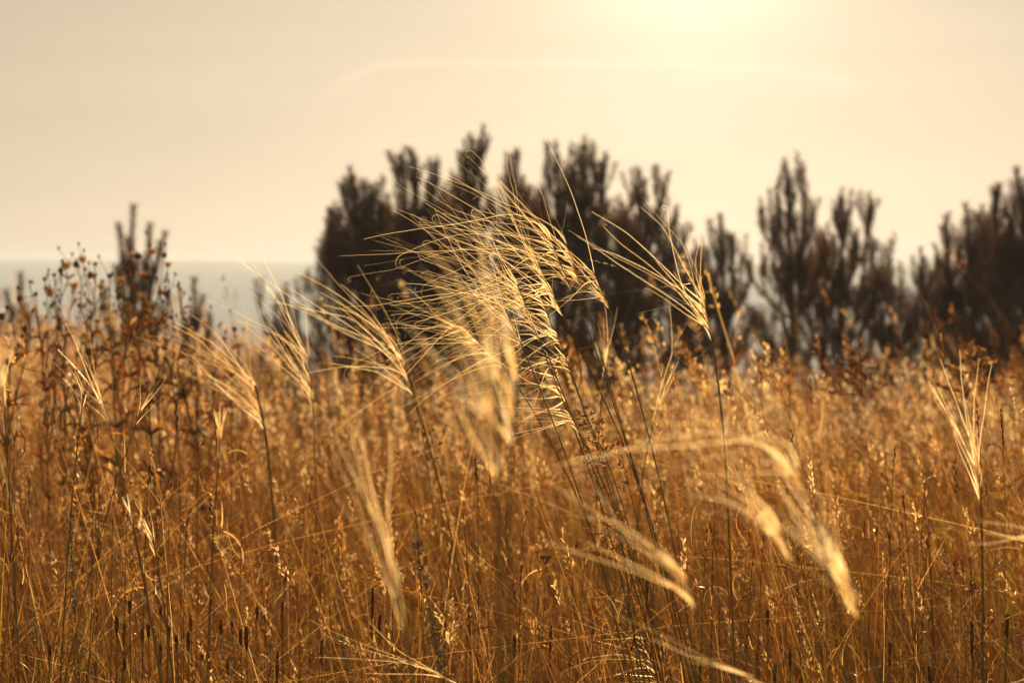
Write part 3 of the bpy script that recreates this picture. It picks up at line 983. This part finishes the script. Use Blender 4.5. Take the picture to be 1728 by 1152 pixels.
# pale woolly sage shoots
def sage(pts, d, label, seed, w=0.012, n=150):
    rng = np.random.default_rng(seed)
    C = stalk_curve(pts, d)
    seg = np.r_[0, np.cumsum(np.linalg.norm(np.diff(C, axis=0), axis=1))]
    root = thing('sage_shoot', tuple(C[-1]), label, 'sage', 'woolly sage shoots in the grass')
    b = Batch()
    b.sweep(C, np.linspace(0.0004, 0.0012, len(C)), 5, rnd=0.5, rng=rng)
    b.build('stem', M_stem, root, origin=C[-1])
    h = Batch()
    at = lambda q: np.stack([np.interp(q, seg, C[:, i]) for i in range(3)], -1)
    hl = seg[-1] * 0.5
    for k in range(n):
        s = hl * rng.random() ** 0.8
        p = at(s)
        D = normed(rng.normal(size=3) + np.array([0, 0, 0.8]))
        L = w * rng.uniform(.4, 1.0) * (0.35 + s / hl)
        m = 6
        ss = rng.uniform(0.3, 1, m)[:, None]
        q = p + D * L * ss
        dd = normed(D + rng.normal(0, 0.8, (m, 3)))
        l = 0.0032
        h.sweep(np.stack([q, q + dd * l * .5, q + dd * l], 1), [.0002, .00075, .0002], 4, rng=rng)
        h.sweep(np.stack([p, p + D * L], 0), 0.0002, 3, rng=rng)
    h.build('leaves', M_sage, root, origin=C[-1])


sage([(702, 915), (712, 965), (724, 1020), (735, 1080)], 2.0, "pale woolly sage shoot standing left of the bottom centre", 720, n=150)
sage([(745, 1000), (742, 1045), (740, 1100)], 2.05, "shorter woolly sage shoot close right of the pale one", 721, n=90)
sage([(118, 860), (120, 920), (124, 990), (128, 1050)], 2.15, "tall grey sage shoot in the left of the field", 722, n=170, w=0.014)
sage([(575, 1070), (580, 1110), (590, 1152)], 2.0, "low sage shoot at the bottom edge left of the middle", 723, n=90)
sage([(1580, 905), (1600, 960), (1625, 1030)], 2.3, "pinkish sage shoot bent in the right of the field", 724, n=80)
sage([(60, 1030), (62, 1080), (66, 1150)], 2.2, "small sage shoot in the lower left corner", 725, n=60)

# small flat dried flower discs
def umbel(px, py, d, label, seed, r=0.0042):
    rng = np.random.default_rng(seed)
    C = bend_stem(P(px, py + 10, d), rng.uniform(-.1, .1), rng, 12)
    root = thing('dried_flower', tuple(C[-1]), label, 'dried flower', 'flat dried flower heads')
    b = Batch()
    b.sweep(C, 0.00035, 5, rnd=0.9, rng=rng)
    b.build('stem', M_weed, root, origin=C[-1])
    h = Batch()
    n = 26
    a = rng.random(n) * 6.28
    rr = r * np.sqrt(rng.random(n))
    e = C[0] + np.stack([np.cos(a) * rr, np.sin(a) * rr, 0.004 + rng.normal(0, .0004, n)], 1)
    s = np.repeat(C[0][None], n, 0)
    mid = (s + e) / 2 + np.array([0, 0, -0.0008])
    h.sweep(np.stack([s, mid, e], 1), 0.00022, 3, rng=rng)
    h.sweep(np.stack([e, e + [0, 0, .0007], e + [0, 0, .0016], e + [0, 0, .0022]], 1), [.0003, .001, .001, .0002], 6, rng=rng)
    h.build('flower_head', M_head, root, origin=C[-1])


umbel(720, 938, 2.0, "flat dried flower disc right of the blurred central stem", 731) if False else None
umbel(921, 940, 2.0, "pale edged flat dried flower under the middle stems", 732)
umbel(706, 915, 2.2, "small brown flat flower disc left of the central blurred stem", 734)


# ------------------------------------------------------------------ dried weeds at the left
def head_mesh(mat, fluffy, seed, r=0.0055):
    rng = np.random.default_rng(seed)
    b = Batch()
    K = 8
    t = np.linspace(0, 1, K)
    pts = np.stack([np.zeros(K), np.zeros(K), t * r * 2.4], 1)
    b.sweep(pts, r * np.sin(np.clip(t * 0.9 + 0.1, 0, 1) * np.pi) ** 0.6 * 0.85 + 0.0002, 9, rnd=0.3, rng=rng)
    n = 60 if not fluffy else 90
    a = rng.random(n) * 6.28
    zz = rng.random(n)
    D = np.stack([np.cos(a), np.sin(a), 0.5 + 1.3 * zz], 1)
    D = normed(D)
    p = np.stack([np.cos(a) * r * .6, np.sin(a) * r * .6, r * 2.0 * (0.3 + 0.6 * zz)], 1)
    l = r * (0.7 if not fluffy else 1.5)
    b.sweep(np.stack([p, p + D * l * .5, p + D * l], 1), np.array([.0006, .0006, .0001]) * (1 if not fluffy else 0.7), 3, rng=rng)
    return b


hb1 = head_mesh(M_head, False, 1).build('flower_head', M_head)
hb2 = head_mesh(M_fluff, True, 2).build('flower_head', M_fluff)
HEAD_MESH = [hb1.data, hb2.data]
for o in (hb1, hb2):
    bpy.data.objects.remove(o)


def weed(bx_px, d, heads, label, seed, leafy=40):
    rng = np.random.default_rng(seed)
    S = FPX / d
    bx = (bx_px - 864) / S
    by = d
    base = np.array([bx, by, float(ground_z(bx, by))])
    root = thing('dried_weed', tuple(base), label, 'dried weed', 'dried knapweeds at the left of the field')
    st, lv = Batch(), Batch()
    hp = np.array([P(x, y, d + rng.uniform(-.12, .12)) for x, y in heads])
    top = hp.mean(0)
    top[2] = hp[:, 2].min() - 0.05
    t = np.linspace(0, 1, 12)[:, None]
    main = base + (top - base) * t + np.array([rng.normal(0, .02), rng.normal(0, .02), 0]) * np.sin(t * np.pi)
    st.sweep(main, np.linspace(0.0024, 0.0014, 12), 6, rnd=rng.random(), rng=rng)
    for k, h in enumerate(hp):
        s = main[rng.integers(6, 12)]
        t2 = np.linspace(0, 1, 9)[:, None]
        c = s + (h - s) * t2
        out = (h - s) * np.array([1, 1, 0])
        c = c + out * 0.35 * np.sin(t2 * np.pi / 2) * (1 - t2) + rng.normal(0, .014, 3) * np.sin(t2 * np.pi) + rng.normal(0, .006, 3) * np.sin(t2 * 2 * np.pi)
        st.sweep(c, np.linspace(0.0013, 0.0008, 9), 5, rnd=rng.random(), rng=rng)
        o = bpy.data.objects.new('flower_head', HEAD_MESH[1 if rng.random() < 0.5 else 0])
        col.objects.link(o)
        o.parent = root
        o.location = h - base
        dr = normed(c[-1] - c[-2])
        o.rotation_euler = (rng.normal(0, .25), math.atan2(dr[0], max(dr[2], .1)) + rng.normal(0, .25), rng.random() * 6)
        sc = rng.uniform(0.5, 1.05)
        o.scale = (sc, sc, sc)
        for _ in range(4):
            q = c[rng.integers(1, 7)]
            lv_leaf(lv, q, rng, 0.03)
        for _ in range(5):
            q = c[rng.integers(3, 9)]
            e = q + np.append(rng.normal(0, .012, 2), rng.uniform(.008, .035))
            st.sweep(np.stack([q, (q + e) / 2 + rng.normal(0, .002, 3), e]), 0.0005, 3, rng=rng)
            st.sweep(np.stack([e, e + [0, 0, .002], e + [0, 0, .005], e + [0, 0, .007]]), [.0005, .0022, .0018, .0003], 6, rng=rng)
    for _ in range(leafy):
        lv_leaf(lv, main[rng.integers(2, 12)], rng, 0.06)
    st.build('stem', M_weed, root, origin=base)
    lv.build('leaves', M_leaf if seed % 4 == 1 else M_dry, root, origin=base)


def lv_leaf(b, q, rng, L):
    a = rng.random() * 6.28
    L = L * rng.uniform(.5, 1.2)
    out = np.array([math.cos(a), math.sin(a), 0])
    t = np.linspace(0, 1, 6)[:, None]
    c = q + out * L * 0.7 * t + np.array([0, 0, 1]) * L * (0.9 * t - 1.0 * t ** 2 * rng.uniform(.4, 1.4))
    b.sweep(c, 0.0022 * np.sin(np.linspace(0.15, 1, 6) * np.pi * .97) + 0.0002, 2, rng=rng)


WEEDS = [
    (18, 3.6, [(12, 522), (30, 508), (2, 540), (44, 560), (-8, 505)], "low dried weed with pale heads at the left edge"),
    (66, 4.0, [(50, 480), (75, 474), (60, 500), (86, 520), (98, 545)], "dried weed with a drooping dark head, second from the left edge"),
    (112, 4.1, [(103, 462), (110, 455), (92, 468), (126, 490), (134, 520), (80, 500)], "tall branching weed with clustered brown heads left of the sapling"),
    (150, 4.0, [(140, 444), (128, 452), (160, 450), (150, 470), (170, 490), (176, 520)], "tallest forked weed with a flat crown of dark heads"),
    (192, 3.9, [(186, 470), (172, 478), (205, 482), (198, 505), (180, 545)], "dried weed whose heads stand just before the sapling"),
    (222, 4.0, [(224, 438), (238, 432), (216, 462), (228, 486), (240, 510), (210, 520)], "dried weed with pale heads crossing the sapling's crown"),
    (262, 4.0, [(254, 430), (276, 436), (282, 452), (262, 462), (246, 470), (270, 500)], "dried weed with heads right of the sapling's leader"),
    (296, 3.9, [(300, 486), (283, 502), (306, 492), (290, 540), (312, 560)], "lone rusty weed right of the sapling against the valley haze"),
    (330, 4.1, [(318, 560), (338, 575), (345, 552), (322, 600)], "short rusty weed below the round sapling"),
    (388, 4.2, [(395, 560), (378, 575), (402, 590)], "short weed at the rim of the field before the valley"),
    (120, 3.3, [(115, 560), (140, 575), (96, 590), (150, 600)], "leafy weed in front of the tall forked ones"),
    (245, 3.3, [(232, 560), (262, 570), (280, 590), (225, 600)], "leafy brown weed in front of the sapling's foot"),
    (-40, 4.0, [(-30, 500), (-52, 480), (-60, 520)], "dried weed just outside the left edge"),
]
for i, (bx, d, hs, lab) in enumerate(WEEDS):
    weed(bx, d, hs, lab, 800 + i, leafy=75)


# ------------------------------------------------------------------ the field of grass (uncountable)
def scatter(n, y0, y1, rng, pw=1.0, extra=0.9):
    y = y0 + (y1 - y0) * rng.random(n) ** pw
    hw = y * (864 / FPX) + extra
    x = rng.uniform(-1, 1, n) * hw
    return x, y


def clump(x, y, rng, amp=1.0):
    """patchy height factor"""
    return 1 + amp * (0.16 * np.sin(x * 3.1 + y * 1.7) + 0.14 * np.sin(x * 7.3 - y * 4.1 + 2) + 0.10 * np.sin(y * 9.7 + x * 2.2))


def blades(b, n, y0, y1, h, w, rng, K=6, lean=0.35, windx=-0.06, rb=(0, 1), pw=1.0, extra=0.9, S=2):
    x, y = scatter(n, y0, y1, rng, pw, extra)
    hh = rng.uniform(h[0], h[1], n) * clump(x, y, rng)
    a = rng.random(n) * 2 * np.pi
    ln = np.abs(rng.normal(0, lean, n))
    t = np.linspace(0, 1, K)
    z0 = ground_z(x, y)
    bend = rng.uniform(0.7, 2.4, n)[:, None]
    off = (ln * hh)[:, None] * t ** bend
    X = x[:, None] + np.cos(a)[:, None] * off + windx * hh[:, None] * t ** 1.5
    Y = y[:, None] + np.sin(a)[:, None] * off
    Z = z0[:, None] + hh[:, None] * (t - 0.22 * np.minimum(ln, 1.3)[:, None] * t ** 2.4)
    ww = rng.uniform(w[0], w[1], n)[:, None] * (1 - t ** 1.6 * 0.93)
    pts = np.stack([X, Y, Z], -1)
    b.sweep(pts, ww / 2, S, rnd=rb[0] + (rb[1] - rb[0]) * rng.random(n), rng=rng)
    return pts


rng = np.random.default_rng(77)
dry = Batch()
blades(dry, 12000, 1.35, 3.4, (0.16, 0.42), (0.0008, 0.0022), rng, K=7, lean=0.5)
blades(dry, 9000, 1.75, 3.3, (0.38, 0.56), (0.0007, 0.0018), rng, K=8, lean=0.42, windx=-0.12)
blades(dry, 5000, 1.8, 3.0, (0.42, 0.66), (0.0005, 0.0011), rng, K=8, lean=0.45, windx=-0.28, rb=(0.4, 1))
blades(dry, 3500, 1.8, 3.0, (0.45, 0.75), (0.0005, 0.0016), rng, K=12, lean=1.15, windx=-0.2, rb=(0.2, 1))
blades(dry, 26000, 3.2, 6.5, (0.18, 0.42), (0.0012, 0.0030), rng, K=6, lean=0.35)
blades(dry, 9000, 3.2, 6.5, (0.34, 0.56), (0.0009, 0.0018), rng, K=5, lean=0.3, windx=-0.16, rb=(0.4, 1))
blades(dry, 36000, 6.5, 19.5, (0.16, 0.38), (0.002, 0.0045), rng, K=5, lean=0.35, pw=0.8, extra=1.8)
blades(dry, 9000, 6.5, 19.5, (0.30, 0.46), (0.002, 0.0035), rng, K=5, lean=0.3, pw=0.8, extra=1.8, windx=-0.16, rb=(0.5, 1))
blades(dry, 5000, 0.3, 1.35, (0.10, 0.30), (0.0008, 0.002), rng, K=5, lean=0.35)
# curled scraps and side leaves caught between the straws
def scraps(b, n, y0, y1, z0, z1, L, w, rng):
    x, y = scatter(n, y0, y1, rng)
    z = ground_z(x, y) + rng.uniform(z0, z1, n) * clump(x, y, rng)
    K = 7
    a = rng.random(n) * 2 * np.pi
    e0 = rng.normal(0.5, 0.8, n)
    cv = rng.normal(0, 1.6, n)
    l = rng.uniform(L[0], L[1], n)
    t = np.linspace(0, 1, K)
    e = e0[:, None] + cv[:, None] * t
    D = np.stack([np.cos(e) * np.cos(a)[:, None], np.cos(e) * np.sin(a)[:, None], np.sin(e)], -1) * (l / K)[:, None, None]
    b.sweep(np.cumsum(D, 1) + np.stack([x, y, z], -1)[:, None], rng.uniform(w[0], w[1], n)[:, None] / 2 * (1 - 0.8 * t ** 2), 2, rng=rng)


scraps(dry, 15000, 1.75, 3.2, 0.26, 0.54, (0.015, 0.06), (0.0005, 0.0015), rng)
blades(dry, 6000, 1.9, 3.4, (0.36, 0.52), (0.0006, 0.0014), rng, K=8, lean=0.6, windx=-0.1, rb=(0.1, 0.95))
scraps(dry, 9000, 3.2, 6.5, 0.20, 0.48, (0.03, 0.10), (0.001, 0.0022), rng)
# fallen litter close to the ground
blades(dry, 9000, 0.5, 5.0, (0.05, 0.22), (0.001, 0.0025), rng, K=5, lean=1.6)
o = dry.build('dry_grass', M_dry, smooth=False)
tag(o, 'golden brown dry grass blades filling the whole field', 'grass', kind='stuff')

gr = Batch()
blades(gr, 6500, 1.6, 3.4, (0.22, 0.50), (0.0015, 0.0034), rng, K=7, lean=0.35)
blades(gr, 12000, 3.4, 9.0, (0.14, 0.38), (0.002, 0.0045), rng, K=5, lean=0.3)
x_, y_ = scatter(5000, 1.9, 5.0, rng)
keep = x_ > 0.12 * y_
gx, gy = x_[keep], y_[keep]
t_ = np.linspace(0, 1, 7)
a_, h_, l_ = rng.random(len(gx)) * 6.28, rng.uniform(0.28, 0.50, len(gx)), np.abs(rng.normal(0, .35, len(gx)))
gr.sweep(np.stack([gx[:, None] + (np.cos(a_) * l_ * h_)[:, None] * t_ ** 1.6, gy[:, None] + (np.sin(a_) * l_ * h_)[:, None] * t_ ** 1.6,
                   ground_z(gx, gy)[:, None] + h_[:, None] * (t_ - 0.25 * l_[:, None] * t_ ** 2)], -1),
         0.0015 * (1 - 0.9 * t_ ** 1.6)[None], 2, rng=rng)
o = gr.build('green_grass', M_green, smooth=False)
tag(o, 'scattered green blades growing low between the dry straws', 'grass', kind='stuff')


def seeding(b, st, n, y0, y1, h, rng, fat, m, hl, extra=0.9, pw=1.0, wide=0.5):
    """fine culms with small spikelet heads, far too many to count"""
    x, y = scatter(n, y0, y1, rng, pw, extra)
    hh = rng.uniform(h[0], h[1], n) * clump(x, y, rng, 0.8)
    a = rng.random(n) * 2 * np.pi
    ln = np.abs(rng.normal(0, 0.16, n))
    K = 7
    t = np.linspace(0, 1, K)
    X = x[:, None] + (np.cos(a) * ln * hh)[:, None] * t ** 1.8 - 0.12 * hh[:, None] * t ** 2.5
    Y = y[:, None] + (np.sin(a) * ln * hh)[:, None] * t ** 1.8
    Z = ground_z(x, y)[:, None] + hh[:, None] * t
    pts = np.stack([X, Y, Z], -1)
    st.sweep(pts, 0.0005 * fat * (1.1 - 0.6 * t), 2, rng=rng)
    # spikelets
    T = normed(pts[:, -1] - pts[:, -2])
    f = rng.random((n, m))
    q = pts[:, -1][:, None] - T[:, None] * (f * hl)[..., None]
    sd = rng.normal(size=(n, m, 3))
    q = q + sd * (hl * wide * 0.22 * f)[..., None]
    D = normed(T[:, None] + sd * 0.35)
    l = 0.0055 * fat
    q = q.reshape(-1, 3)
    D = D.reshape(-1, 3)
    rn = np.clip(np.repeat(rng.random(n), m) + rng.normal(0, .12, n * m), 0, 1)
    b.sweep(np.stack([q, q + D * l * 0.5, q + D * l], 1), np.array([0.0002, 0.0009, 0.0001]) * fat, 2, rnd=rn, rng=rng)


sb, ss = Batch(), Batch()
seeding(sb, ss, 700, 1.75, 3.0, (0.42, 0.60), rng, 0.7, 24, 0.035, wide=0.2)
seeding(sb, ss, 160, 1.8, 2.6, (0.52, 0.68), rng, 0.7, 24, 0.03, wide=0.2)
seeding(sb, ss, 3000, 3.0, 6.5, (0.36, 0.56), rng, 1.2, 16, 0.05, wide=0.5)
seeding(sb, ss, 12000, 5.5, 18.5, (0.30, 0.54), rng, 2.2, 14, 0.07, pw=0.85, extra=1.6, wide=0.7)
seeding(sb, ss, 320, 3.2, 7.5, (0.54, 0.72), rng, 1.5, 20, 0.06, wide=0.5)
seeding(sb, ss, 500, 7.5, 14.0, (0.50, 0.72), rng, 2.2, 20, 0.08, wide=0.6)
fl, fs = Batch(), ss
seeding(fl, fs, 2600, 5.5, 12.5, (0.34, 0.56), rng, 2.0, 16, 0.08, extra=0.6, wide=0.9)
o = fl.build('seed_fluff', M_fluff, smooth=False)
tag(o, 'pale fluffy seed heads catching the light in the middle of the field', 'grass seed heads', kind='stuff')
o = sb.build('seed_heads', M_seed, smooth=False)
tag(o, 'countless small pale seed heads glowing over the dry field', 'grass seed heads', kind='stuff')
o = ss.build('grass_culms', M_dry, smooth=False)
tag(o, 'fine upright straws that carry the small seed heads', 'grass straws', kind='stuff')
print('verts', sum(len(o.data.vertices) for o in bpy.data.objects if o.type == 'MESH'))
